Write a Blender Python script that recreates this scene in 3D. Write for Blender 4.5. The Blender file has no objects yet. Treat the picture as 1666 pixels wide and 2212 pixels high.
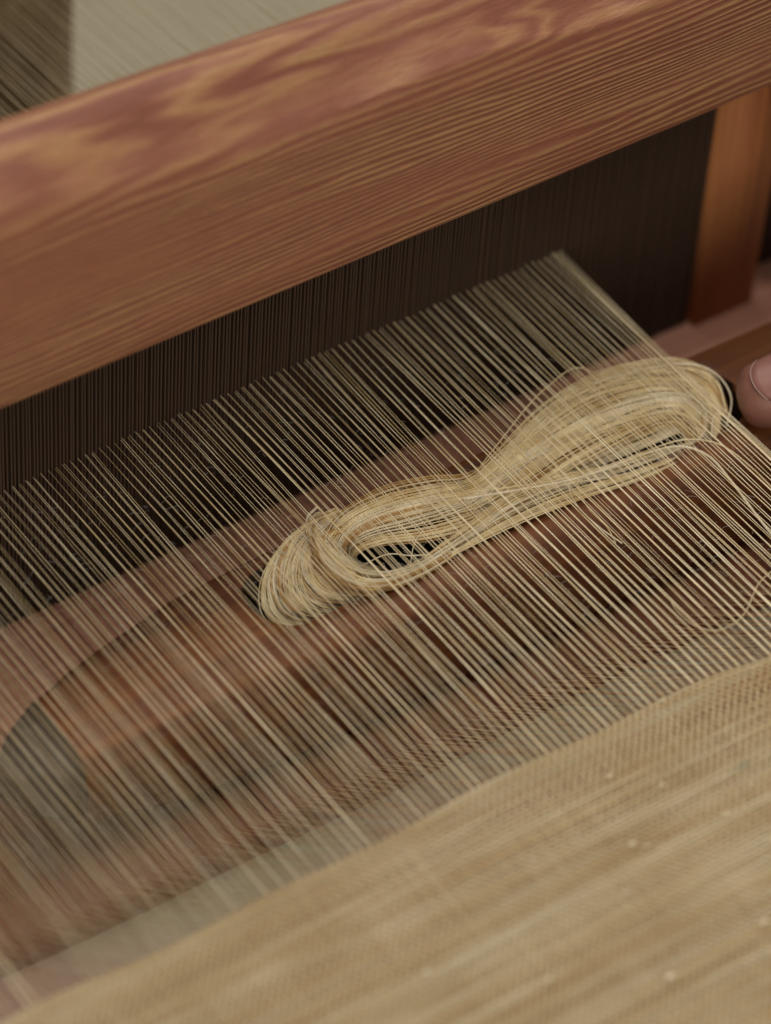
import bpy, math, random
import numpy as np
from mathutils import Matrix, Vector

random.seed(7)
rng = np.random.default_rng(11)
S = 0.001                                   # everything below is written in millimetres
sc = bpy.context.scene

# ------------------------------------------------------------------ camera
cam_data = bpy.data.cameras.new('camera')
cam = bpy.data.objects.new('camera', cam_data)
sc.collection.objects.link(cam)
RIGHT = Vector((0.83205, -0.55385, 0.03062))
DOWN = Vector((-0.38493, -0.61627, -0.68705))
FWD = Vector((0.39940, 0.55988, -0.72596))
m = Matrix((RIGHT, -DOWN, -FWD)).transposed().to_4x4()
m.translation = Vector((-482.896, -422.717, 627.880)) * S
cam.matrix_world = m
cam_data.sensor_fit = 'HORIZONTAL'
cam_data.sensor_width = 24.0
cam_data.lens = 120.55
cam_data.shift_x = 274.6 / 1666 
cam_data.shift_y = 287.4 / 1666
cam_data.clip_start = 0.01
cam_data.clip_end = 50
cam_data.dof.use_dof = True
cam_data.dof.focus_distance = 0.903
cam_data.dof.aperture_fstop = 5.8
sc.camera = cam

# ------------------------------------------------------------------ light
world = bpy.data.worlds.new('World')
sc.world = world
world.use_nodes = True
world.node_tree.nodes['Background'].inputs[0].default_value = (0.92, 0.90, 0.86, 1)
world.node_tree.nodes['Background'].inputs[1].default_value = 0.24


def area(name, loc, target, size, power, col):
    d = bpy.data.lights.new(name, 'AREA')
    d.shape = 'RECTANGLE'
    d.size, d.size_y = size
    d.energy = power
    d.color = col
    o = bpy.data.objects.new(name, d)
    sc.collection.objects.link(o)
    o.location = Vector(loc) * S
    o.rotation_euler = (Vector(target) * S - o.location).to_track_quat('-Z', 'Y').to_euler()
    return o


area('window_light', (-220, -120, 1350), (-90, 60, 0), (0.8, 0.7), 9.5, (1.0, 0.95, 0.89))
area('back_sheen_light', (150, 700, 1250), (-90, 80, 60), (1.1, 0.6), 14.0, (1.0, 0.96, 0.92))  # unseen lamp added behind, puts sheen on the beam top
area('front_fill_light', (-600, -1300, 430), (-90, 100, 40), (1.1, 0.8), 14.5, (1.0, 0.93, 0.84))  # added low fill lamp in front, brightens the beam's face

sc.view_settings.view_transform = 'Standard'
sc.view_settings.look = 'None'
sc.view_settings.exposure = -0.5
sc.view_settings.gamma = 1
sc.cycles.max_bounces = 6
sc.cycles.use_denoising = True


# ------------------------------------------------------------------ helpers
def link(name, me, mat=None, parent=None, smooth=True, kind=None):
    o = bpy.data.objects.new(name, me)
    sc.collection.objects.link(o)
    if mat is not None and len(me.materials) == 0:
        me.materials.append(mat)
    if smooth and len(me.polygons):
        me.polygons.foreach_set('use_smooth', np.ones(len(me.polygons), dtype=bool))
    if parent is not None:
        o.parent = parent
        o.matrix_parent_inverse = Matrix.Translation(-parent.location)
    if kind:
        o['kind'] = kind
    return o


def thing(name, label, cat, loc, group=None):
    o = bpy.data.objects.new(name, None)
    o.empty_display_size = 0.01
    o.location = Vector(loc) * S
    sc.collection.objects.link(o)
    o['label'] = label
    o['category'] = cat
    if group:
        o['group'] = group
    return o


def tag(o, label, cat, group=None):
    o['label'] = label
    o['category'] = cat
    if group:
        o['group'] = group
    return o


def mesh_np(name, V, F):
    """V (n,3) in mm, F (k,4) quads"""
    me = bpy.data.meshes.new(name)
    V = np.asarray(V, dtype=np.float32) * S
    F = np.asarray(F, dtype=np.int32)
    me.vertices.add(len(V))
    me.vertices.foreach_set('co', V.ravel())
    n = F.shape[1]
    me.loops.add(F.size)
    me.loops.foreach_set('vertex_index', F.ravel())
    me.polygons.add(len(F))
    me.polygons.foreach_set('loop_start', np.arange(0, F.size, n, dtype=np.int32))
    me.polygons.foreach_set('loop_total', np.full(len(F), n, dtype=np.int32))
    me.update(calc_edges=True)
    return me


def mesh_poly(name, V, F):
    me = bpy.data.meshes.new(name)
    me.from_pydata([tuple(c * S for c in v) for v in V], [], F)
    me.update()
    return me


def tubes(P, r, sides=5, flat=1.0, taper=False):
    """P (m,n,3) paths, r scalar / (m,1) / (m,n).  Returns V,F of all the tubes"""
    P = np.asarray(P, dtype=np.float64)
    if P.ndim == 2:
        P = P[None]
    mm, n, _ = P.shape
    r = np.broadcast_to(np.asarray(r, dtype=np.float64), (mm, n)).copy()
    if taper:
        r[:, 0] *= .3
        r[:, -1] *= .3
    T = np.gradient(P, axis=1)
    T /= np.linalg.norm(T, axis=2, keepdims=True) + 1e-12
    upv = np.zeros_like(T)
    upv[..., 2] = 1
    steep = np.abs(T[..., 2]) > .9
    upv[steep] = (0, 1, 0)
    A = np.cross(T, upv)
    A /= np.linalg.norm(A, axis=2, keepdims=True) + 1e-12
    B = np.cross(A, T)
    an = np.arange(sides) * 2 * math.pi / sides
    V = (P[:, :, None, :] + r[:, :, None, None] * (np.cos(an)[None, None, :, None] * A[:, :, None, :]
         + flat * np.sin(an)[None, None, :, None] * B[:, :, None, :]))
    base = (np.arange(mm) * n * sides)[:, None, None] + (np.arange(n - 1) * sides)[None, :, None]
    i = np.arange(sides)[None, None, :]
    j = (i + 1) % sides
    F = np.stack([base + i, base + j, base + sides + j, base + sides + i], axis=-1)
    return V.reshape(-1, 3), F.reshape(-1, 4)


def join(parts):
    Vs, Fs, k = [], [], 0
    for V, F in parts:
        Vs.append(V)
        Fs.append(F + k)
        k += len(V)
    return np.concatenate(Vs), np.concatenate(Fs)


def spline(pts, n):
    """Catmull-Rom through the points, n samples, even in arc length"""
    p = np.array(pts, float)
    p = np.vstack([2 * p[0] - p[1], p, 2 * p[-1] - p[-2]])
    out = []
    for i in range(1, len(p) - 2):
        t = np.linspace(0, 1, 16, endpoint=False)[:, None]
        a, b, c, d = p[i - 1], p[i], p[i + 1], p[i + 2]
        out.append(.5 * (2 * b + (c - a) * t + (2 * a - 5 * b + 4 * c - d) * t**2 + (3 * b - a - 3 * c + d) * t**3))
    q = np.vstack(out + [p[-2][None]])
    s = np.concatenate([[0], np.cumsum(np.linalg.norm(np.diff(q, axis=0), axis=1))])
    u = np.linspace(0, s[-1], n)
    return np.stack([np.interp(u, s, q[:, k]) for k in range(3)], axis=1)


def loft(sections, close_u=True, caps=True):
    """list of sections (each k,3) -> V,F polygons"""
    k = len(sections[0])
    V = [tuple(v) for s in sections for v in s]
    F = []
    for a in range(len(sections) - 1):
        for i in range(k if close_u else k - 1):
            j = (i + 1) % k
            F.append((a * k + i, a * k + j, (a + 1) * k + j, (a + 1) * k + i))
    if caps:
        F.append(tuple(range(k))[::-1])
        F.append(tuple((len(sections) - 1) * k + i for i in range(k)))
    return V, F


def smooth_noise(n, scale, amp):
    """1-D smooth random values"""
    kx = np.arange(0, n / scale + 3)
    kv = rng.normal(0, 1, len(kx))
    x = np.arange(n) / scale
    i = x.astype(int)
    f = x - i
    f = f * f * (3 - 2 * f)
    return amp * (kv[i] * (1 - f) + kv[i + 1] * f)


# ------------------------------------------------------------------ materials
class NT:
    def __init__(self, name):
        self.mat = bpy.data.materials.new(name)
        self.mat.use_nodes = True
        self.nt = self.mat.node_tree
        self.b = self.nt.nodes['Principled BSDF']
        self.tc = self.nt.nodes.new('ShaderNodeTexCoord')

    def n(self, t, **kw):
        x = self.nt.nodes.new(t)
        for k, v in kw.items():
            setattr(x, k, v)
        return x

    def l(self, a, b):
        self.nt.links.new(a, b)

    def map(self, scale, loc=(0, 0, 0), rot=(0, 0, 0), src=None):
        x = self.n('ShaderNodeMapping')
        x.inputs['Scale'].default_value = scale
        x.inputs['Location'].default_value = loc
        x.inputs['Rotation'].default_value = rot
        self.l(src or self.tc.outputs['Object'], x.inputs['Vector'])
        return x.outputs[0]

    def noise(self, vec, scale=1, detail=3, rough=.55):
        x = self.n('ShaderNodeTexNoise')
        x.inputs['Scale'].default_value = scale
        x.inputs['Detail'].default_value = detail
        x.inputs['Roughness'].default_value = rough
        self.l(vec, x.inputs['Vector'])
        return x

    def ramp(self, fac, stops, interp='LINEAR'):
        x = self.n('ShaderNodeValToRGB')
        x.color_ramp.interpolation = interp
        e = x.color_ramp.elements
        while len(e) < len(stops):
            e.new(0.5)
        for i, (p, c) in enumerate(stops):
            e[i].position = p
            e[i].color = (*c, 1)
        self.l(fac, x.inputs[0])
        return x.outputs[0]

    def math(self, op, a, b=None, c=None):
        x = self.n('ShaderNodeMath', operation=op)
        for i, v in enumerate((a, b, c)):
            if v is None:
                continue
            if isinstance(v, (int, float)):
                x.inputs[i].default_value = v
            else:
                self.l(v, x.inputs[i])
        return x.outputs[0]

    def mix(self, fac, a, b, mode='MIX'):
        x = self.n('ShaderNodeMix', data_type='RGBA', blend_type=mode)
        for i, v in ((0, fac), (6, a), (7, b)):
            if isinstance(v, (int, float)):
                x.inputs[i].default_value = v
            elif isinstance(v, tuple):
                x.inputs[i].default_value = (*v, 1)
            else:
                self.l(v, x.inputs[i])
        return x.outputs[2]

    def bump(self, h, strength, dist):
        x = self.n('ShaderNodeBump')
        x.inputs['Strength'].default_value = strength
        x.inputs['Distance'].default_value = dist
        self.l(h, x.inputs['Height'])
        self.l(x.outputs[0], self.b.inputs['Normal'])


def srgb(r, g, b):
    f = lambda c: (c / 255 / 12.92) if c <= 10 else ((c / 255 + .055) / 1.055) ** 2.4
    return (f(r), f(g), f(b))


def figured_wood():
    """the reddish upper beam with tan growth rings"""
    t = NT('figured_reddish_wood')
    # slow warp, long along the beam
    v1 = t.map((4.5, 40, 40))
    w1 = t.noise(v1, 1, 2, .5)
    v2 = t.map((14, 150, 150), (3, 1, 2))
    w2 = t.noise(v2, 1, 3, .6)
    off = t.n('ShaderNodeVectorMath', operation='MULTIPLY_ADD')
    t.l(w1.outputs['Color'], off.inputs[0])
    off.inputs[1].default_value = (0, .017, .017)
    t.l(t.tc.outputs['Object'], off.inputs[2])
    off2 = t.n('ShaderNodeVectorMath', operation='MULTIPLY_ADD')
    t.l(w2.outputs['Color'], off2.inputs[0])
    off2.inputs[1].default_value = (0, .0045, .0045)
    t.l(off.outputs[0], off2.inputs[2])
    mp = t.n('ShaderNodeMapping')
    mp.inputs['Location'].default_value = (0, -.118, -.128)
    mp.inputs['Scale'].default_value = (0.012, 1, 1)
    t.l(off2.outputs[0], mp.inputs['Vector'])
    ln = t.n('ShaderNodeVectorMath', operation='LENGTH')
    t.l(mp.outputs[0], ln.inputs[0])
    r = ln.outputs['Value']                                  # metres from the heart
    r2 = t.math('POWER', t.math('MULTIPLY', r, 1000 / 60.0), 1.5)
    ph = t.math('MULTIPLY', r2, 150.0)
    fade = t.noise(t.map((9, 50, 50), (2, 7, 1)), 1, 2, .5)
    amp = t.math('MULTIPLY', t.math('SUBTRACT', fade.outputs[0], .2), 1.45)
    near = t.n('ShaderNodeMapRange')
    near.inputs[1].default_value = .012
    near.inputs[2].default_value = .042
    near.inputs[3].default_value = .42
    near.inputs[4].default_value = 1.0
    t.l(r, near.inputs[0])
    amp = t.math('MULTIPLY', amp, near.outputs[0])
    s = t.math('ADD', t.math('MULTIPLY', t.math('SINE', ph), amp), .5)
    fib = t.noise(t.map((90, 900, 900)), 1, 3, .65)
    s2 = t.math('ADD', s, t.math('MULTIPLY', t.math('SUBTRACT', fib.outputs[0], .5), .5))
    col = t.ramp(s2, [(0.0, srgb(134, 80, 60)), (.35, srgb(150, 96, 72)), (.7, srgb(170, 120, 84)),
                      (1.0, srgb(184, 144, 96))])
    big = t.noise(t.map((16, 60, 60), (5, 0, 0)), 1, 2, .5)
    col = t.mix(t.math('MULTIPLY', t.math('SUBTRACT', big.outputs[0], .42), 1.6), col, srgb(146, 88, 70))
    fine = t.noise(t.map((260, 1700, 1700), (0, 0, 0), (0, .16, 0)), 1, 3, .65)
    col = t.mix(t.math('MULTIPLY', t.math('SUBTRACT', fine.outputs[0], .2), 1.0), col, t.mix(.55, col, (0.10, .035, .018)))
    t.l(col, t.b.inputs['Base Color'])
    t.b.inputs['Roughness'].default_value = .46
    t.b.inputs['Specular IOR Level'].default_value = .45
    h = t.math('ADD', t.math('MULTIPLY', fine.outputs[0], 1.0), t.math('MULTIPLY', s, .8))
    t.bump(h, .9, .0004)
    return t.mat


def plain_wood(name, dark, light, rough=.45, period=2.2, axis='X', bump=.2, coat=0.0, streak=1.0):
    t = NT(name)
    sc_ = {'X': (12, 260, 260), 'Z': (260, 260, 12)}[axis]
    g = t.noise(t.map(sc_), 1 * streak, 4, .6)
    g2 = t.noise(t.map(tuple(c * .22 for c in sc_), (1, 2, 3)), 1, 2, .5)
    f = t.math('ADD', t.math('MULTIPLY', g.outputs[0], .6), t.math('MULTIPLY', g2.outputs[0], .45))
    col = t.ramp(f, [(.36, dark), (.68, light)])
    t.l(col, t.b.inputs['Base Color'])
    t.b.inputs['Roughness'].default_value = rough
    t.b.inputs['Coat Weight'].default_value = coat
    t.b.inputs['Coat Roughness'].default_value = .2
    t.bump(g.outputs[0], bump, .0003)
    return t.mat


def thread_mat(name, a, b, rough=.55, sheen=.3, spec=.4, scale=(1, 1, 1), rnd=True):
    t = NT(name)
    g = t.noise(t.map(scale), 1, 3, .6)
    f = g.outputs[0]
    if rnd:
        oi = t.n('ShaderNodeObjectInfo')
        f = t.math('ADD', t.math('MULTIPLY', f, .7), t.math('MULTIPLY', oi.outputs['Random'], .3))
    col = t.ramp(f, [(.3, a), (.7, b)])
    t.l(col, t.b.inputs['Base Color'])
    t.b.inputs['Roughness'].default_value = rough
    t.b.inputs['Specular IOR Level'].default_value = spec
    t.b.inputs['Sheen Weight'].default_value = sheen
    return t.mat


def plain(name, col, rough=.7, spec=.3, var=.0, scale=60, metal=0):
    t = NT(name)
    if var:
        g = t.noise(t.map((scale,) * 3), 1, 3, .6)
        c = t.ramp(g.outputs[0], [(.3, tuple(x * (1 - var) for x in col)), (.7, tuple(min(1, x * (1 + var)) for x in col))])
        t.l(c, t.b.inputs['Base Color'])
    else:
        t.b.inputs['Base Color'].default_value = (*col, 1)
    t.b.inputs['Roughness'].default_value = rough
    t.b.inputs['Specular IOR Level'].default_value = spec
    t.b.inputs['Metallic'].default_value = metal
    return t.mat


M = {}
M['beam'] = figured_wood()
M['race'] = plain_wood('reddish_race_wood', srgb(166, 112, 90), srgb(206, 152, 126), .6, bump=.1)
M['rail'] = plain_wood('brown_rail_wood', srgb(112, 58, 36), srgb(148, 90, 58), .65, bump=.1)
M['post'] = plain_wood('orange_brown_post_wood', srgb(122, 70, 36), srgb(180, 114, 62), .8, axis='Z')
M['dark_wood'] = plain_wood('dark_post_and_backdrop', srgb(34, 22, 16), srgb(58, 38, 28), .6)  # side post wood, also the backdrop standing in for shade behind the reed
M['shuttle'] = plain_wood('polished_brown_shuttle_wood', srgb(78, 40, 16), srgb(130, 76, 32), .62, bump=.12, coat=0.0)
M['cavity'] = plain_wood('dark_shuttle_hollow', srgb(36, 20, 13), srgb(60, 34, 20), .6)  # inside of the hollow, darker than the shuttle body
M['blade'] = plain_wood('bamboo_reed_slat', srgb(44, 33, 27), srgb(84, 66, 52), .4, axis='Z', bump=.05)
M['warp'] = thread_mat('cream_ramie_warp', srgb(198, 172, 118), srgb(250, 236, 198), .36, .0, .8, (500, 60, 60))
M['warp_low'] = thread_mat('shaded_ramie_warp', srgb(142, 102, 64), srgb(188, 146, 98), .6, .2, .3, (500, 60, 60), False)  # lower threads browned, the shade of the shed put into their colour
M['yarn'] = thread_mat('golden_ramie_yarn', srgb(212, 182, 120), srgb(246, 230, 184), .42, .2, .6, (90, 200, 200), False)
M['yarn_dark'] = thread_mat('amber_shade_yarn', srgb(160, 116, 56), srgb(206, 168, 104), .45, .2, .5, (90, 200, 200), False)  # for deeper strands, shade inside the skein put into a darker amber
M['yarn_pale'] = thread_mat('pale_ramie_yarn', srgb(216, 198, 156), srgb(240, 228, 198), .4, .2, .6, (90, 200, 200), False)
M['lint'] = plain('pale_fibre_lint', (.55, .52, .45), .6)


def cloth_mat():
    t = NT('woven_ramie')
    stripe = t.noise(t.map((9, 240, 10)), 1, 5, .7)
    c = t.ramp(stripe.outputs[0], [(.38, srgb(172, 138, 88)), (.50, srgb(192, 168, 122)), (.61, srgb(216, 202, 168))])
    blot = t.noise(t.map((14, 40, 14), (4, 4, 4)), 1, 3, .6)
    c = t.mix(t.math('MULTIPLY', t.math('SUBTRACT', blot.outputs[0], .45), 1.2), c, srgb(164, 142, 92))
    # small faded teal stain
    sp = t.map((1, 1, 1), (.0680, .0245, 0))
    ss = t.n('ShaderNodeVectorMath', operation='MULTIPLY')
    ss.inputs[1].default_value = (230, 700, 0)
    t.l(sp, ss.inputs[0])
    sl = t.n('ShaderNodeVectorMath', operation='LENGTH')
    t.l(ss.outputs[0], sl.inputs[0])
    f = t.math('MULTIPLY', t.math('SUBTRACT', 1.0, sl.outputs['Value']), 1.4)
    fc = t.n('ShaderNodeClamp')
    t.l(f, fc.inputs[0])
    c = t.mix(t.math('MULTIPLY', fc.outputs[0], .55), c, srgb(96, 120, 104))
    t.l(c, t.b.inputs['Base Color'])
    t.b.inputs['Roughness'].default_value = .6
    t.b.inputs['Specular IOR Level'].default_value = .3
    t.b.inputs['Sheen Weight'].default_value = .2
    return t.mat


M['cloth'] = cloth_mat()
M['cloth_pale'] = thread_mat('pale_woven_warp', srgb(184, 160, 112), srgb(224, 206, 166), .5, .2, .4, (30, 60, 60), False)

# ------------------------------------------------------------------ numbers of the loom (mm)
D = 135.0          # fell to reed
RACE = -45.6       # top of the race board
PITCH = 2.0        # distance between neighbouring warp pairs
NPAIR = 126


def box_mesh(name, x0, x1, y0, y1, z0, z1, bevel=0.0, seg=2):
    import bmesh
    bm = bmesh.new()
    bmesh.ops.create_cube(bm, size=1)
    for v in bm.verts:
        v.co = Vector(((x0 + x1) / 2 + v.co.x * (x1 - x0), (y0 + y1) / 2 + v.co.y * (y1 - y0),
                       (z0 + z1) / 2 + v.co.z * (z1 - z0))) * S
    if bevel:
        bmesh.ops.bevel(bm, geom=bm.edges[:], offset=bevel * S, segments=seg, affect='EDGES', profile=.5)
    me = bpy.data.meshes.new(name)
    bm.to_mesh(me)
    bm.free()
    return me


# ------------------------------------------------------------------ beater: beam, reed, race board, posts
beater = thing('loom_beater', 'carved reddish wooden loom beater with its beam across the top and fine bamboo reed below',
               'loom beater', (-60, D, RACE - 16))


def ridge(x):
    """height of the arris between the front face and the rounded top, hand carved"""
    zz = np.interp(x, [-340, -169, -135, -96, -68, -54, -42, -32, -16, -4, 7, 22, 60, 120],
                   [100, 98.4, 93, 89.2, 89.5, 90.3, 90.2, 88.5, 85.3, 84.6, 85.4, 86.5, 84, 80])
    return zz + .25 * math.sin(x * .19) + .12 * math.sin(x * .43 + 1)


def beam_profile(x):
    zr = ridge(x)
    sharp = min(1, max(0, (x + 88) / 35.0))            # soft on the left, crisp on the right
    top = np.interp(x, [-340, -169, -60, 120], [109.5, 108.5, 103.5, 97])
    k = 1.2 * (1 - sharp) + .12
    low = 43.2 + .25 * math.sin(x * .021)
    pts = [(117.6, low + .2), (117.0, low + 1.4), (116.9, low + 10), (116.7, zr - 26), (116.7, zr - 11), (116.9, zr - 5 * k - .4),
           (117.2 + .3 * k, zr - 2 * k), (117.5 + .9 * k, zr + .3 - .3 * k), (119.6 + .8 * k, zr + 1.5),
           (123.2, zr + 4.2 + .3 * k), (127, zr + .68 * (top - zr)), (130, top - 1.0), (134.3, top - .6),
           (139, top - 4.0), (144, top - 9.5), (149, top - 17), (152.6, top - 30), (153, 60), (153, 45), (151, low)]
    return [(x, y, z) for y, z in pts]


XB = np.linspace(-330, 57.5, 150)
secs = [beam_profile(x) for x in np.linspace(-330, 57.5, 150)]
V, F = loft(secs)
o = link('top_beam', mesh_poly('top_beam', V, F), M['beam'], beater)
o.data.polygons.foreach_set('use_smooth', np.array([len(p.vertices) == 4 for p in o.data.polygons]))
att = o.data.attributes.new('sharp_edge', 'BOOLEAN', 'EDGE')
kk = len(secs[0])
for e in o.data.edges:
    a, b = e.vertices
    if a % kk == 7 and b % kk == 7 and o.data.vertices[a].co.x / S > -84:
        att.data[e.index].value = True
# the end of the beam swells into a rounded shoulder past the reed
secs = []
for x in np.linspace(57.2, 130, 34):
    f = min(1, (x - 57.2) / 12.0)
    f = math.sin(f * math.pi / 2)
    low = 43.0 - 33 * f
    p = beam_profile(x)
    n = []
    for i, (a, y, z) in enumerate(p):
        if i < 3 or i > 16:
            z = z - 33 * f
        if 3 <= i < 5:
            z = z - 6 * f
        n.append((a, y - 5.0 * f if i < 8 else y, z))
    secs.append(n)
V, F = loft(secs)
link('beam_end', mesh_poly('beam_end', V, F), M['beam'], beater)

# reed slats: one mesh shared by all
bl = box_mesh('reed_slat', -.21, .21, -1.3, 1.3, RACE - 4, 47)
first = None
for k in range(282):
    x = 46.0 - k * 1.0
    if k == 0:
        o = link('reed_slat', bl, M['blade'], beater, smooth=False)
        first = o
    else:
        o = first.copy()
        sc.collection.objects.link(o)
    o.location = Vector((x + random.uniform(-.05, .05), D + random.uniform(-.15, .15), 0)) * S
    o.rotation_euler = (random.uniform(-.0015, .0015), random.uniform(-.0012, .0012), random.uniform(-.12, .12))
# reed end post, slightly tapering
pv = [(47.2, 131.5, RACE - 3), (66.5, 131.5, RACE - 3), (68.2, 131.5, 44), (47.2, 131.5, 44),
      (47.2, 141, RACE - 3), (66.5, 141, RACE - 3), (68.2, 141, 44), (47.2, 141, 44)]
import bmesh
bm = bmesh.new()
vs = [bm.verts.new(Vector(v) * S) for v in pv]
for f in ((0, 1, 2, 3), (7, 6, 5, 4), (0, 4, 5, 1), (3, 2, 6, 7), (1, 5, 6, 2), (0, 3, 7, 4)):
    bm.faces.new([vs[i] for i in f])
bmesh.ops.bevel(bm, geom=bm.edges[:], offset=.25 * S, segments=2, affect='EDGES')
me = bpy.data.meshes.new('end_post')
bm.to_mesh(me)
bm.free()
link('end_post', me, M['post'], beater)
link('side_post', box_mesh('side_post', 71.5, 100, 142, 158, RACE - 2, 60, 1.5), M['dark_wood'], beater)

# race board where the shuttle runs, and the darker rail in front of it
prof = [(97.2, -62), (97.2, -47), (97.8, RACE - .3), (99, RACE), (133, RACE), (146, RACE - .2), (148, -48), (148, -62)]
secs = [[(x, y, z) for y, z in prof] for x in np.linspace(-330, 170, 20)]
V, F = loft(secs)
link('race_board', mesh_poly('race_board', V, F), M['race'], beater, smooth=False)
prof = [(49.5, -62), (48.2, -60), (47.6, -56), (47.8, -50.5), (49.2, -47.6), (52, -46.2), (58, RACE - .2), (95.6, RACE - .2), (96.8, -47), (96.8, -62)]
secs = [[(x, y + (.5 * math.sin(x * .02 + y) if y < 90 else 0), z) for y, z in prof] for x in np.linspace(-330, 170, 60)]
V, F = loft(secs)
link('front_rail', mesh_poly('front_rail', V, F), M['rail'], beater)

# ------------------------------------------------------------------ the warp and the woven cloth
cloth = thing('ramie_web', 'half woven cream ramie cloth with its fine warp threads stretched to the reed',
              'weaving', (-100, 0, 0))


def fell(x):
    return .6 * np.sin(x * .045) + .5 * np.sin(x * .11 + 2) - 1.6 * np.exp(-((x + 40) / 14.0)**2) + .4


def cloth_z(x, y):
    return -.25 * np.sin(x * .05 + y * .03) * np.minimum(1, -y / 20.0) - .00022 * y * y


nseg = 22
tt = np.linspace(0, 1, nseg)
cluster = smooth_noise(NPAIR * 4, 6.0, .36) + rng.normal(0, .22, NPAIR * 4)
gap = np.zeros(NPAIR)
thread_r = []
first = None
count = 0
for k in range(NPAIR):
    xk = -PITCH * k
    if k == 0:
        offs = [-.5, -.1, .3, .7]
    elif k == 1:
        offs = [-.3, .1, .5]
    else:
        offs = [-.17, .17]
    spread = abs(rng.normal(.07, .12))
    # whole pair drifts sideways towards its neighbours in mid span
    drift = cluster[k * 4] * np.interp(k, [0, 40, 80], [1.25, 1.1, .6])
    for kg, sg_ in ((51.5, .75), (31.5, .7), (43.5, .4), (67.5, .6), (84.5, .6)):
        drift += sg_ * (1 if k < kg else -1) * math.exp(-abs(k - kg) / 1.6)
    zj = rng.normal(0, .35)
    for oi, of in enumerate(offs):
        sgn = -1 if of < 0 else 1
        rr = float(np.clip(rng.normal(np.interp(k, [0, 45, 90], [.122, .112, .078]), .024), .05, .19))
        bowl = np.sin(np.pi * np.clip(tt * 1.05, 0, 1)) ** .8
        x = xk + of * (1 - .15 * tt) + bowl * (drift + sgn * spread + rng.normal(0, .07)) \
            + .07 * np.sin(tt * rng.uniform(3, 9) * np.pi + rng.uniform(0, 6)) * bowl
        y0 = D - 1.0
        y1 = float(fell(xk))
        y = y0 + (y1 - y0) * tt
        z = (zj + rng.normal(0, .15)) * bowl * .6 - .5 * bowl + rng.uniform(-.5, .5) * (1 - tt) + .1
        P = np.stack([x, y, z], axis=1)
        rad = rr * (1 + .16 * np.sin(tt * rng.uniform(20, 40) + rng.uniform(0, 6))) * (.86 + .14 * tt)
        V, F = tubes(P, rad[None], 5)
        link('warp_thread', mesh_np('warp_thread', V, F), M['warp'], cloth)
        count += 1
print('upper warp threads', count)

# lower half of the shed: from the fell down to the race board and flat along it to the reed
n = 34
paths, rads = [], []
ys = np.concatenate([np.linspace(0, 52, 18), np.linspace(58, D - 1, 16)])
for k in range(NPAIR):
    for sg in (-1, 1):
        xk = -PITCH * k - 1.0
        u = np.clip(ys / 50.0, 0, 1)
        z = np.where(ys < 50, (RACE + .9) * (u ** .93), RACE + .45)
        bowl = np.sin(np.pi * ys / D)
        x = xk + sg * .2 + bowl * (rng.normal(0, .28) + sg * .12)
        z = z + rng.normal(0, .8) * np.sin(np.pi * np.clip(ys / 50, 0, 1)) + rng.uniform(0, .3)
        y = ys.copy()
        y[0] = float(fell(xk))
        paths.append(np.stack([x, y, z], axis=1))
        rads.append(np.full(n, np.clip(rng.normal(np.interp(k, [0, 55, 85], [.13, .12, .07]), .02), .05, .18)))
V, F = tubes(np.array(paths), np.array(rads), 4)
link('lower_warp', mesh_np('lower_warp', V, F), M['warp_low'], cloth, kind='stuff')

# plain weave of the cloth itself
W = 1.15
NW = 118
npt = 4 * NW + 2
yy = np.linspace(0, -W * NW, npt)
paths, rads = [], []
for k in range(2 * NPAIR):
    xk = -k * 1.0
    sgn = 1 if k % 2 == 0 else -1
    jig = smooth_noise(npt, 40, .07)
    y = yy + float(fell(xk)) * np.exp(yy / 14.0)
    z = sgn * .40 * np.cos((yy / W) * np.pi) + cloth_z(xk, yy)
    z[:2] *= .6
    paths.append(np.stack([np.full(npt, xk) + jig, y, z], axis=1))
    rads.append(np.full(npt, .27) * (1 + smooth_noise(npt, 30, .1)))
V, F = tubes(np.array(paths)[:, ::1], np.array(rads), 4, flat=.6)
link('cloth_warp', mesh_np('cloth_warp', V, F), M['cloth_pale'], cloth, kind='stuff')
paths, rads = [], []
xx = np.arange(-2 * NPAIR - 1, 2.01, .5)
for j in range(NW):
    yj = -W * (j + .5)
    sgn = 1 if j % 2 == 0 else -1
    y = yj + fell(xx) * math.exp(yj / 14.0) + smooth_noise(len(xx), 25, .08)
    z = -sgn * .24 * np.cos(xx * np.pi) * np.where(np.arange(len(xx)) % 2 == 0, 1, 0) + cloth_z(xx, np.full_like(xx, yj))
    paths.append(np.stack([xx, y, z], axis=1))
    rads.append(np.full(len(xx), np.clip(rng.normal(.37, .07), .2, .55)) * (1 + smooth_noise(len(xx), 30, .08)))
V, F = tubes(np.array(paths), np.array(rads), 4, flat=.55)
link('cloth_weft', mesh_np('cloth_weft', V, F), M['cloth'], cloth, kind='stuff')

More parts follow.
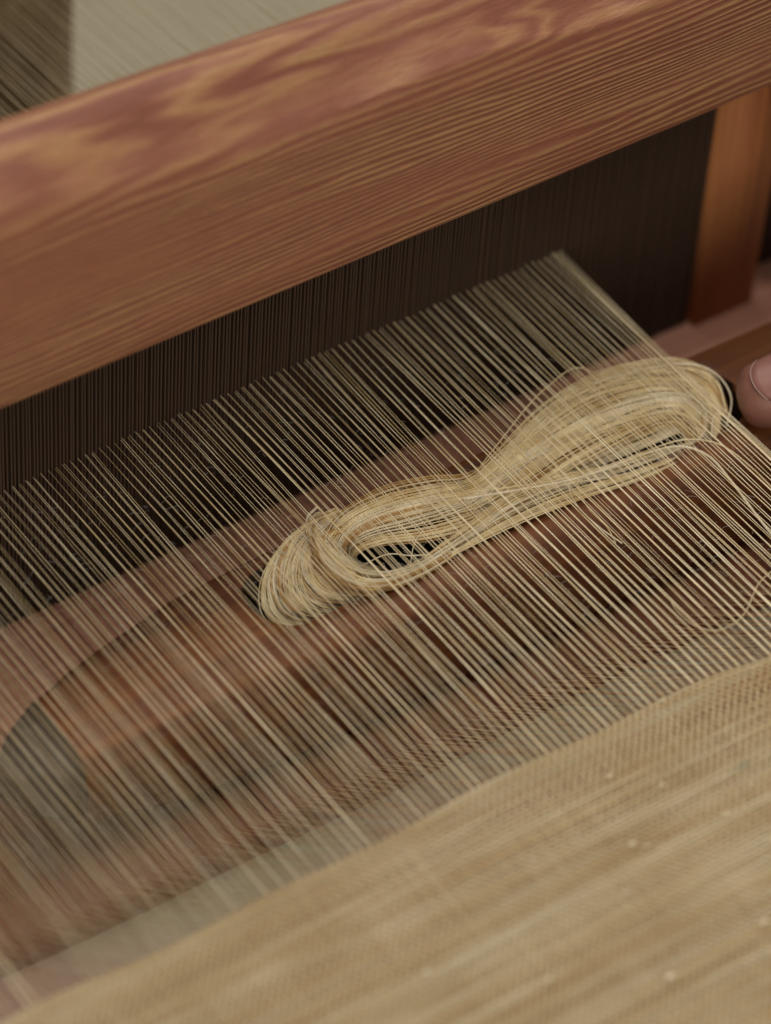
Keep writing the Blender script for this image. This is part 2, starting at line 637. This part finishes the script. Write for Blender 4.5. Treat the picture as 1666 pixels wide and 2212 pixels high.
# slubs standing proud of the cloth
for (x, y, r_) in ((-102.5, -30, .9), (-100, -32, .6), (-76, -45, .8), (-66, -56, 1.0), (-64, -58, .7), (-71.5, -.2, .55),
                   (-118, -63, .9), (-131, -75, 1.0), (-87, -20, .5), (-58.5, -47, .6), (-160, -35, .6), (-52, -16, .4), (-95, -12, .5), (-112, -40, .6), (-80, -34, .5), (-140, -50, .7), (-150, -62, .8), (-92, -62, .8), (-70, -30, .4), (-123, -22, .5)):
    ps = []
    for q in range(11):
        a_ = rng.uniform(0, 6.28)
        L = rng.uniform(.8, 2.4) * r_
        t_ = np.linspace(-.5, .5, 7)
        ps.append(np.stack([x + rng.normal(0, .35) * r_ + L * t_ * np.cos(a_) * 1.3 + .4 * np.sin(t_ * 5 + q),
                            y + rng.normal(0, .25) * r_ + L * t_ * np.sin(a_) * .6,
                            .55 + .55 * r_ * np.cos(t_ * 3) * rng.uniform(.3, 1) + np.zeros(7)], axis=1))
    V, F = tubes(np.array(ps), .13 * r_ + .03, 4, taper=True)
    link('slub', mesh_np('slub', V, F), M['yarn_pale'], cloth)

# the loose pick of weft that trails out of the fell
wp = [(14, 40, 2), (-8, 27, 1.5), (-21.4, 19.4, 1.0), (-30.6, 16.4, 1.0), (-38.6, 11.1, .9), (-44.2, 9.5, .9), (-48.3, 10.2, .8), (-51.3, 13.9, .9),
      (-51.6, 19.9, .7), (-50.2, 25, .5)]
V, F = tubes(spline(wp, 60), .11, 5)
tag(link('weft_thread', mesh_np('weft_thread', V, F), M['cloth_pale']), 'single tan weft thread curling over the warp just before the cloth edge at the right',
    'thread')

# lint: short fibres standing off the threads
paths = []
for i in range(1500):
    k = rng.integers(0, NPAIR)
    x = -PITCH * k + rng.normal(0, .5)
    y = rng.uniform(2, D - 8)
    z = rng.choice([0.0, 0.0, 0.0, 1.0]) * -.5
    a = rng.uniform(0, 2 * np.pi)
    L = rng.uniform(.8, 3.2)
    t_ = np.linspace(0, 1, 4)
    paths.append(np.stack([x + L * np.cos(a) * t_, y + L * np.sin(a) * t_ * .8 + .3 * np.sin(t_ * 4),
                           z + rng.uniform(-.3, 1) * L * .5 * t_ + .1], axis=1))
V, F = tubes(np.array(paths), .022, 3)
link('lint', mesh_np('lint', V, F), M['lint'], cloth, kind='stuff')

# ------------------------------------------------------------------ shuttle
shuttle = thing('boat_shuttle', 'long boat shaped wooden shuttle lying in the open shed with a hollow full of yarn', 'shuttle', (-56, 76, RACE))
TOP = -10.0
CX0, CX1 = -127.0, 15.0
CY0, CY1 = 70.3, 90.0


def yb(x):
    return float(np.interp(x, [-201.5, -198, -193, -184, -173, -161, -139, -115, -66, 12, 45, 62, 74, 82, 86],
                           [68.5, 73, 77, 82, 86, 89, 93, 94.3, 95, 95.5, 95, 92, 86, 80, 74]))


def yf(x):
    return float(np.interp(x, [-201.5, -198, -193, -180, -150, -110, -60, 12, 45, 62, 74, 82, 86],
                           [65.5, 62.5, 60.5, 59, 58.3, 58, 58, 58.5, 59, 61, 65, 69, 72]))


def zbot(x):
    return float(np.interp(x, [-201.5, -195, -180, -155, -120, 10, 40, 65, 80, 86], [-19, -25, -34, -42, -44.6, -44.6, -42, -34, -25, -19]))


def section(x):
    f, b, zb = yf(x), yb(x), zbot(x)
    w = b - f
    c = .5 * (f + b)
    # the hollow, a long slot with round ends
    d = 0.0
    if CX0 < x < CX1:
        e = min(x - CX0, CX1 - x)
        d = min(1.0, math.sqrt(max(0, 1 - (1 - min(e / 9.0, 1)) ** 2)))
    cm = .5 * (CY0 + CY1) if CX0 - 12 < x < CX1 + 12 else c
    cm = min(max(cm, f + 1.5), b - 1.5)
    hw = .5 * (CY1 - CY0) * d + .15
    hw = min(hw, .35 * w)
    dep_ = 26 * min(1, d * 1.3)
    tz = TOP + .0
    k = min(1, w / 30)
    r1 = 1.1 * k
    p = [(cm - hw + .6 * d, tz - dep_), (cm - hw, tz - dep_ * .5), (cm - hw, tz - 1.2 * d), (cm - hw - .8 * d, tz - .25 * d),
         (f + 8 * k, tz), (f + 4.2 * k, tz - .7 * k), (f + 1.5 * k, tz - 3 * k), (f + .2, tz - 7.5 * k),
         (f - .04 * w, tz + (zb - tz) * .45), (f - .01 * w, tz + (zb - tz) * .75), (f + .05 * w, zb + 2.5), (f + .12 * w, zb),
         (f + .62 * w, zb), (b - .24 * w, zb + 1.5), (b - .12 * w, tz + (zb - tz) * .7), (b - .04 * w, tz + (zb - tz) * .4),
         (b - .1, tz - 5 * k), (b, tz - 1.8 * k), (b - r1, tz - .5), (b - 3.0 * k, tz),
         (cm + hw + .8 * d, tz - .25 * d), (cm + hw, tz - 1.2 * d), (cm + hw, tz - dep_ * .5), (cm + hw - .6 * d, tz - dep_)]
    return [(x, y, z) for y, z in p]


xs = sorted(set(np.round(np.concatenate([np.linspace(-201.5, -160, 26), np.linspace(-160, 60, 66), np.linspace(60, 86, 18),
                                         CX0 + np.array([-.3, .02, .3, .9, 1.8, 3, 4.5, 6.5, 9]), CX1 - np.array([-.3, .02, .3, .9, 1.8, 3, 4.5, 6.5, 9])]), 3)))
V, F = loft([section(x) for x in xs])
me = mesh_poly('body', V, F)
body = link('body', me, M['shuttle'], shuttle)
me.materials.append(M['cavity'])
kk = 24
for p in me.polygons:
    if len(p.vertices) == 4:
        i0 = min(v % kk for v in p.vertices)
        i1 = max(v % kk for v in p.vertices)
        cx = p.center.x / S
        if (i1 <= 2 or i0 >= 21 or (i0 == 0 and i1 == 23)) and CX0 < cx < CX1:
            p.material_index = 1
# dark metal cap on the nose
cap = []
for x in np.linspace(-202.1, -184, 12):
    s = section(max(x, -201.4))
    cy = sum(p[1] for p in s) / len(s)
    cz = sum(p[2] for p in s) / len(s)
    g = 1.0 if x > -202 else .8
    ring = s[4:20]
    cap.append([(x, cy + (p[1] - cy) * 1.03 * g, cz + (p[2] - cz) * 1.02 * g + .15) for p in ring])
V, F = loft(cap)
link('nose_cap', mesh_poly('nose_cap', V, F), plain('dull_grey_horn', srgb(70, 60, 50), .6, .2, .35, 120, 0), shuttle)

# ------------------------------------------------------------------ yarn wound in the shuttle
G = {
'up_out': [(-96.9,76.8,-14.0), (-101.9,80.3,-10.0), (-102.5,85.2,-6.0), (-95.6,88.9,-4.0), (-82.9,90.1,-4.0), (-71.6,87.4,-4.0), (-61.7,84.3,-4.5), (-47.8,88.6,-4.0), (-33.8,92.9,-3.5), (-16.0,94.3,-3.0), (-0.0,89.5,-3.0), (5.9,80.5,-4.0), (5.8,74.4,-9.0)],
'up_in': [(-86.1,83.8,-22.0), (-92.7,84.4,-17.0), (-93.6,84.0,-12.0), (-88.9,81.2,-9.0), (-80.1,76.8,-8.0), (-69.4,75.1,-8.0), (-55.4,76.1,-7.0), (-40.7,77.7,-6.0), (-26.4,78.5,-5.5), (-11.5,77.8,-5.5), (-5.7,75.1,-7.0), (-4.8,71.9,-11.0)],
'lo_out': [(4.9,73.3,-7.0), (-0.8,68.2,-10.0), (-12.6,66.7,-10.0), (-26.9,66.3,-9.0), (-41.4,67.3,-8.0), (-55.9,67.9,-8.0), (-68.7,68.6,-9.0), (-81.1,67.9,-9.0), (-91.3,68.3,-9.0), (-99.6,71.6,-8.0), (-103.9,77.5,-7.0), (-105.4,84.1,-5.0), (-104.4,89.7,-4.0), (-98.3,92.5,-5.0)],
'lo_in': [(-2.8,74.3,-7.0), (-5.2,72.1,-12.0), (-14.6,72.9,-11.0), (-29.7,73.7,-8.0), (-44.4,76.3,-6.0), (-56.7,76.3,-5.0), (-67.5,74.2,-6.0), (-77.6,72.9,-8.0), (-85.3,72.1,-10.0), (-91.6,73.3,-11.0), (-97.7,75.9,-10.0), (-100.3,80.8,-8.0), (-100.6,86.7,-6.0), (-99.0,90.5,-6.0)],
'mid_out': [(-56.5,78.3,-6.0), (-43.5,79.4,-6.0), (-28.6,79.3,-5.0), (-13.8,80.5,-5.0), (-3.7,79.0,-5.0), (2.1,75.1,-7.0)],
'mid_in': [(-53.3,76.9,-8.0), (-41.9,75.6,-9.0), (-28.5,75.0,-10.0), (-15.1,74.2,-10.0), (-5.5,74.0,-10.0), (-0.2,73.1,-12.0)],
'cu_out': [(-94.5,91.4,-4.5), (-103.8,91.2,-4.0), (-111.5,90.2,-7.0), (-117.8,86.6,-12.0), (-120.6,79.6,-15.0), (-116.3,74.8,-17.0), (-107.4,72.5,-18.0), (-96.0,72.0,-18.0), (-86.9,73.6,-19.0)],
'cu_in': [(-93.7,87.8,-6.0), (-101.5,87.0,-5.0), (-106.9,84.4,-6.0), (-109.2,79.3,-8.0), (-107.7,75.0,-10.0), (-102.7,72.0,-11.0), (-94.9,70.1,-12.0), (-87.6,69.6,-12.0), (-76.0,70.8,-13.0)],
'arc': [(-99.6,92.7,-4.0), (-104.7,89.9,-3.5), (-106.7,82.6,-3.3), (-106.8,75.5,-4.0), (-103.6,69.7,-5.0), (-97.2,66.7,-6.0), (-89.2,66.9,-7.0), (-79.3,68.7,-8.0)],
}
skein = thing('yarn_skein', 'loose golden ramie yarn looped in the hollow of the wooden shuttle under the warp', 'yarn', (-56, 79, -20))


def bundle(name, a, b, count, mat, zj=.9, n=70, r=(.11, .19), cross=.24, pw=1.0, jit=.16):
    A, B = spline(G[a], n), spline(G[b], n)
    paths, rads = [], []
    t = np.linspace(0, 1, n)
    count = int(count * 1.5)
    nlock = max(4, count // 8)
    locks = []
    for i in range(nlock):
        w0 = rng.random() ** pw
        w1 = np.clip(w0 + rng.normal(0, cross), -.05, 1.05)
        locks.append((w0 * 1.08 - .04, w1, rng.uniform(3, 8), rng.uniform(0, 6), abs(rng.normal(0, zj)),
                      np.stack([smooth_noise(n, 17, .5), smooth_noise(n, 17, .5), smooth_noise(n, 15, .4)], axis=1)))
    for i in range(count):
        w0, w1, fr, ph, dz, nz = locks[rng.integers(0, nlock)]
        w = w0 + (w1 - w0) * t + .045 * np.sin(t * fr + ph) + rng.normal(0, .045) + rng.normal(0, .03) * t
        P = A * (1 - w[:, None]) + B * w[:, None] + nz
        P = P + np.stack([smooth_noise(n, 20, jit), smooth_noise(n, 20, jit), smooth_noise(n, 18, jit * .7)], axis=1)
        P[:, 2] -= dz + abs(rng.normal(0, .25))
        P[:, 2] = np.minimum(P[:, 2], -1.1)
        paths.append(P)
        rads.append(np.full(n, rng.uniform(*r)))
    V, F = tubes(np.array(paths), np.array(rads), 5)
    return link(name, mesh_np(name, V, F), mat, skein, kind='stuff')


bundle('yarn_winding', 'up_out', 'up_in', 95, M['yarn'], .8)
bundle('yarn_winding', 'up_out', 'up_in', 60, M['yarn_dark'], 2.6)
bundle('yarn_winding', 'lo_out', 'lo_in', 60, M['yarn'], .8)
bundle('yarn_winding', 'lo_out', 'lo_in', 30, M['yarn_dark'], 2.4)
bundle('yarn_winding', 'mid_out', 'mid_in', 36, M['yarn'], 1.0, n=40)
bundle('yarn_winding', 'mid_out', 'mid_in', 22, M['yarn_pale'], .4, n=40, pw=1.6)
bundle('yarn_winding', 'cu_out', 'cu_in', 95, M['yarn'], 1.2, n=44)
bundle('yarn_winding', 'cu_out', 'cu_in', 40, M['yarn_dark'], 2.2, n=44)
bundle('yarn_winding', 'cu_out', 'cu_in', 20, M['yarn_pale'], .6, n=44, pw=.8)
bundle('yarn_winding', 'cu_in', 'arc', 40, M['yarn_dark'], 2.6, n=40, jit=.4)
bundle('yarn_winding', 'cu_out', 'cu_in', 18, M['yarn_pale'], .4, n=44, pw=1.4)
bundle('yarn_winding', 'up_out', 'up_in', 16, M['yarn_pale'], .1)
bundle('yarn_winding', 'lo_out', 'lo_in', 10, M['yarn_pale'], .1)
G['arc2'] = [(x + 1.2, y + 1.6, z - 1.0) for x, y, z in G['arc']]
bundle('yarn_winding', 'arc', 'arc2', 20, M['yarn_pale'], .3, n=40, jit=.12)
bundle('yarn_winding', 'arc', 'arc2', 22, M['yarn'], .7, n=40, jit=.25)
# single strands one can follow by eye
strays = [
 ([(-69.4,77.6,-3.0), (-58.7,73.9,-3.0), (-43.3,69.2,-3.0), (-32.1,67.8,-3.0), (-23.3,66.7,-2.5), (-15.4,64.4,-2.5), (-11.4,58.7,-3.0), (-11.4,49.7,-4.0), (-10.7,39.4,-8.0), (-8, 22, -16)], .34, 'yarn_pale'),
 ([(-66.4,79.0,-3.4), (-57.0,74.9,-3.2), (-43.0,70.0,-3.3), (-31.5,68.6,-3.2), (-22.3,67.5,-2.8), (-13.4,65.8,-2.5), (-6.8,60.7,-3.0), (-4.4,51.7,-4.0), (-1.7,41.4,-8.0)], .2, 'yarn'),
 ([(-20,93.5,-3), (-2.2,88.7,-2.0), (5.4,84.3,-2.0), (8.0,78.8,-3.0), (7.2,72.9,-5.0), (3.4,69.1,-9.0)], .22, 'yarn_pale'),
 ([(-14,92.5,-3), (-1.2,87.2,-2.2), (4.6,82.3,-2.0), (6.0,76.8,-3.0), (4.2,70.9,-6.0)], .2, 'yarn'),
 ([(-58,86,-5), (-47,91,-4), (-38.0,95.2,-3.5), (-30.0,98.0,-3.0), (-20.1,100.1,-3.0), (-15.9,96.3,-4.0), (-12.8,90.0,-5.0)], .16, 'yarn'),
 ([(-44.4,70.2,-4.0), (-47.3,64.4,-3.0), (-51.0,56,1.2), (-50.9,49.0,1.6), (-49.6,42.9,1.4)], .14, 'yarn_pale'),
 ([(-42.4,69.2,-4.0), (-45.3,63.4,-3.0), (-49.4,55,1.4), (-49.3,49.0,1.3), (-50.6,44,1.0)], .1, 'yarn'),
 ([(-30, 92, -2.5), (-10, 90, -2), (-2, 86, -2), (-2, 80, -2.2), (-5, 76, -3)], .16, 'yarn'),
 ([(-98, 79, -12), (-92, 76, -8), (-88, 72, -7), (-84, 71, -8)], .16, 'yarn_pale'),
 ([(-88, 72, -14), (-84, 76, -9), (-80, 78, -8)], .14, 'yarn_pale'),
]
for pts, r_, mt in strays:
    V, F = tubes(spline(pts, 46), r_, 5)
    link('strand', mesh_np('strand', V, F), M[mt], skein)
# flyaway fibres round the skein
paths = []
for i in range(420):
    w = rng.random()
    key = random.choice([('up_out', 'up_in'), ('lo_out', 'lo_in'), ('cu_out', 'cu_in')])
    A = spline(G[key[0]], 30)
    B = spline(G[key[1]], 30)
    j = rng.integers(2, 28)
    c = A[j] * (1 - w) + B[j] * w
    a = rng.uniform(0, 2 * np.pi)
    L = rng.uniform(2, 8)
    t = np.linspace(-.5, .5, 7)
    k = rng.normal(0, 2.2)
    P = np.stack([c[0] + L * t * np.cos(a) + k * np.sin(a) * t * t, c[1] + L * t * np.sin(a) * .7 + k * t * t,
                  np.minimum(c[2] + .8 + rng.uniform(-.6, 1.6) * t, -.6)], axis=1)
    paths.append(P)
V, F = tubes(np.array(paths), .04, 3)
link('flyaway_fibre', mesh_np('flyaway_fibre', V, F), M['lint'], skein, kind='stuff')

# ------------------------------------------------------------------ the weaver's hand
skin = NT('skin')
g = skin.noise(skin.map((120, 120, 120)), 1, 3, .6)
skin.l(skin.ramp(g.outputs[0], [(.3, srgb(122, 80, 66)), (.7, srgb(148, 102, 86))]), skin.b.inputs['Base Color'])
skin.b.inputs['Roughness'].default_value = .5
skin.b.inputs['Subsurface Weight'].default_value = .12
skin.b.inputs['Subsurface Radius'].default_value = (.004, .0015, .0008)
cr = skin.noise(skin.map((400, 900, 900)), 1, 3, .6)
skin.bump(cr.outputs[0], .15, .0003)
person = thing('person', 'weaver of whom only the fingers and hand show, holding the right end of the shuttle', 'person', (110, 60, -45))


def skin_mesh(name, chains, sub=2):
    """chains: list of [(x,y,z,r)...]; the first starts at the wrist, the others share its palm point"""
    verts, edges, rad = [], [], []
    idx = {}

    def vid(p):
        k = tuple(p[:3])
        if k not in idx:
            idx[k] = len(verts)
            verts.append(Vector(p[:3]) * S)
            rad.append(p[3] * S)
        return idx[k]
    for ch in chains:
        for a, b in zip(ch[:-1], ch[1:]):
            edges.append((vid(a), vid(b)))
    me = bpy.data.meshes.new(name)
    me.from_pydata(verts, edges, [])
    o = bpy.data.objects.new(name + '_tmp', me)
    sc.collection.objects.link(o)
    md = o.modifiers.new('skin', 'SKIN')
    md.use_smooth_shade = True
    for i, sv in enumerate(me.skin_vertices[0].data):
        sv.radius = (rad[i], rad[i])
        sv.use_root = (i == 0)
    s2 = o.modifiers.new('sub', 'SUBSURF')
    s2.levels = s2.render_levels = sub
    dg = bpy.context.evaluated_depsgraph_get()
    dg.update()
    m2 = bpy.data.meshes.new_from_object(o.evaluated_get(dg))
    m2.name = name
    bpy.data.objects.remove(o)
    return m2


W0 = (185, 40, -20, 21)
W1 = (160, 44, -18, 20)
PA = (128, 56, -16, 17)
hand = [
    [W0, W1, PA, (112, 62, -18, 15)],
    [PA, (100, 46, -4, 11), (72, 47, 3, 10.0), (44, 54, 4, 9.2), (27, 60, 2, 9.4), (13, 66, -.5, 9.2), (5.2, 69.8, -2, 8.0)],     # thumb along the deck
    [(112, 62, -18, 15), (95, 84, -14, 10), (88, 98, -16, 8.6), (78, 104, -22, 7.8), (70, 103, -29, 7.4), (64, 101, -33, 6.2)],    # index behind
    [PA, (98, 40, -12, 10.5), (72, 33, -12, 9.4), (48, 38, -12, 8.8), (28, 43.5, -13, 8.6), (15, 46.5, -14, 8.4), (8, 48, -15, 7.2)],   # index along the front rim
    [(112, 62, -18, 15), (96, 58, -30, 10), (76, 48, -34, 8.4), (56, 43, -35, 7.8), (30, 43.5, -35, 7.6), (13, 45.5, -34, 7.3), (4, 47, -33, 6.0)],  # finger in front
    [(112, 62, -18, 15), (106, 44, -32, 9), (92, 34, -36, 7.4), (74, 31, -37, 6.8), (62, 33, -37, 5.8)],
]
hm = skin_mesh('hand', hand)
print('hand verts', len(hm.vertices), [tuple(round(c/S) for c in v.co) for v in list(hm.vertices)[:3]])
link('hand', hm, skin.mat, person)
# thumb nail: curved plate on the upper side of the tip
nail = []
for i in range(9):
    u = i / 8
    row = []
    for j in range(9):
        v = (j / 8 - .5)
        # axis along the thumb from its tip to the cuticle
        ax = Vector((7.2, 68.9, -1.6)).lerp(Vector((20.5, 63.0, .6)), u)
        rr_ = 9.2 + .7 * math.sin(u * 2.2) - 1.2 * max(0, u - .8)
        wd = (1.0 - .30 * (1 - u) ** 3 - (.10 if u > .9 else 0)) * .92
        ax = ax + Vector((.93, -.33, .08)) * (3.2 * (2 * v) ** 2 * (1 - u))
        an = v * 2 * wd + .30
        d1 = Vector((0, 0, 1))
        d2 = Vector((-.37, -.93, 0))
        row.append(tuple(ax + d1 * rr_ * math.cos(an) + d2 * rr_ * math.sin(an)))
    nail.append(row)
V = [v for r_ in nail for v in r_]
F = [(a * 9 + b, a * 9 + b + 1, (a + 1) * 9 + b + 1, (a + 1) * 9 + b) for a in range(8) for b in range(8)]
nm = mesh_poly('thumb_nail', V, F)
no = link('thumb_nail', nm, plain('nail', srgb(142, 98, 86), .45, .35), person)
no.modifiers.new('thick', 'SOLIDIFY').thickness = .0006
edge = [V[j] for j in range(9)]
Ve, Fe = tubes(spline(edge, 24), .1, 6)
link('nail_edge', mesh_np('nail_edge', Ve, Fe), plain('nail_edge_white', srgb(186, 156, 146), .45, .4), person)
# sleeve beyond the wrist
secs = []
for i, x in enumerate(np.linspace(168, 260, 10)):
    secs.append([(x, 42 - (x - 168) * .2 + (31 + i) * math.cos(a) * (1 + .06 * math.sin(3 * a + i)), -18 + (28 + i) * math.sin(a))
                 for a in np.linspace(0, 2 * math.pi, 24, endpoint=False)])
V, F = loft(secs, caps=False)
so = link('sleeve', mesh_poly('sleeve', V, F), plain('pale_sleeve_cloth', srgb(190, 178, 172), .8), person)
so.modifiers.new('thick', 'SOLIDIFY').thickness = .0012

# ------------------------------------------------------------------ under and behind the loom
# pale skirt below the fell
t = NT('pale_skirt_cloth')
g = t.noise(t.map((9, 9, 9), (1.3, .2, 0)), 1, 2, .5)
c = t.ramp(g.outputs[0], [(.42, srgb(160, 154, 126)), (.52, srgb(164, 148, 128)), (.60, srgb(168, 128, 116))])
t.l(c, t.b.inputs['Base Color'])
t.b.inputs['Roughness'].default_value = .85
N = 60
xs_, ys_ = np.meshgrid(np.linspace(-420, 320, N), np.linspace(-160, 46.5, N), indexing='ij')
zs_ = -52.5 + .8 * np.sin(xs_ * .03 + ys_ * .05) + .5 * np.sin(xs_ * .07 - ys_ * .02) - .006 * np.maximum(0, 10 - ys_) ** 1.7
V = np.stack([xs_, ys_, zs_], axis=-1).reshape(-1, 3)
ii = np.arange(N - 1)[:, None] * N + np.arange(N - 1)[None]
F = np.stack([ii, ii + N, ii + N + 1, ii + 1], axis=-1).reshape(-1, 4)
so = link('skirt', mesh_np('skirt', V, F), t.mat)
so.modifiers.new('thick', 'SOLIDIFY').thickness = .002
tag(so, 'pale greyish skirt cloth with pink patches, seen beyond the woven cloth edge', 'garment')

# reddish breast board under the cloth
bb = link('breast_board', box_mesh('breast_board', -330, 170, -150, -.6, -34, -5, .6), plain_wood('rust_brown_board_wood', srgb(138, 66, 30), srgb(166, 88, 44), .6))
tag(bb, 'reddish wooden board lying close under the woven cloth', 'board')

# dark backdrop panel added behind the reed, standing in for the shade there
db = link('reed_backdrop', box_mesh('reed_backdrop', -330, 200, 182, 196, -90, 22, 2.0), M['dark_wood'])
tag(db, 'dark backdrop panel added behind the reed in place of the shade there', 'board')

# warp behind the reed, running back to the far beam
n = 14
paths = []
yb_ = np.linspace(D + 2, 640, n)
for k in range(NPAIR):
    for dx, zoff in ((0, 0), (1, -10)):
        x = -PITCH * k - dx + rng.normal(0, .3)
        z = np.interp(yb_, [D, 215, 640], [0, 26 + zoff, -6]) + rng.normal(0, .4)
        paths.append(np.stack([np.full(n, x), yb_, z], axis=1))
V, F = tubes(np.array(paths), .12, 3)
bw = link('back_warp', mesh_np('back_warp', V, F), M['cloth_pale'], cloth, kind='stuff')

# blurred brown loom post and the floor far behind
lp = thing('loom_post', 'rough brown loom post behind the beam at the upper left', 'post', (-110, 310, -500))
secs = []
for i, z in enumerate(np.linspace(-500, 200, 40)):
    secs.append([(-110 + 76 * math.cos(a) * (1 + .03 * math.sin(z * .03 + 2 * a)), 310 + 40 * math.sin(a) * (1 + .06 * math.sin(z * .05 + a)), z)
                 for a in np.linspace(0, 2 * math.pi, 20, endpoint=False)])
V, F = loft(secs)
t = NT('rough_brown_bark_wood')
g = t.noise(t.map((22, 22, 12)), 1, 3, .6)
t.l(t.ramp(g.outputs[0], [(.38, srgb(116, 94, 62)), (.52, srgb(160, 134, 94)), (.62, srgb(214, 198, 158))]), t.b.inputs['Base Color'])
t.b.inputs['Roughness'].default_value = .8
link('post_shaft', mesh_poly('post_shaft', V, F), t.mat, lp)

fl = link('floor', mesh_np('floor', [(-3000, -3000, -520), (3000, -3000, -520), (3000, 3500, -520), (-3000, 3500, -520)], [(0, 1, 2, 3)]),
          plain('pale_floor', srgb(200, 188, 162), .7, .3, .05, 3))
fl['kind'] = 'structure'
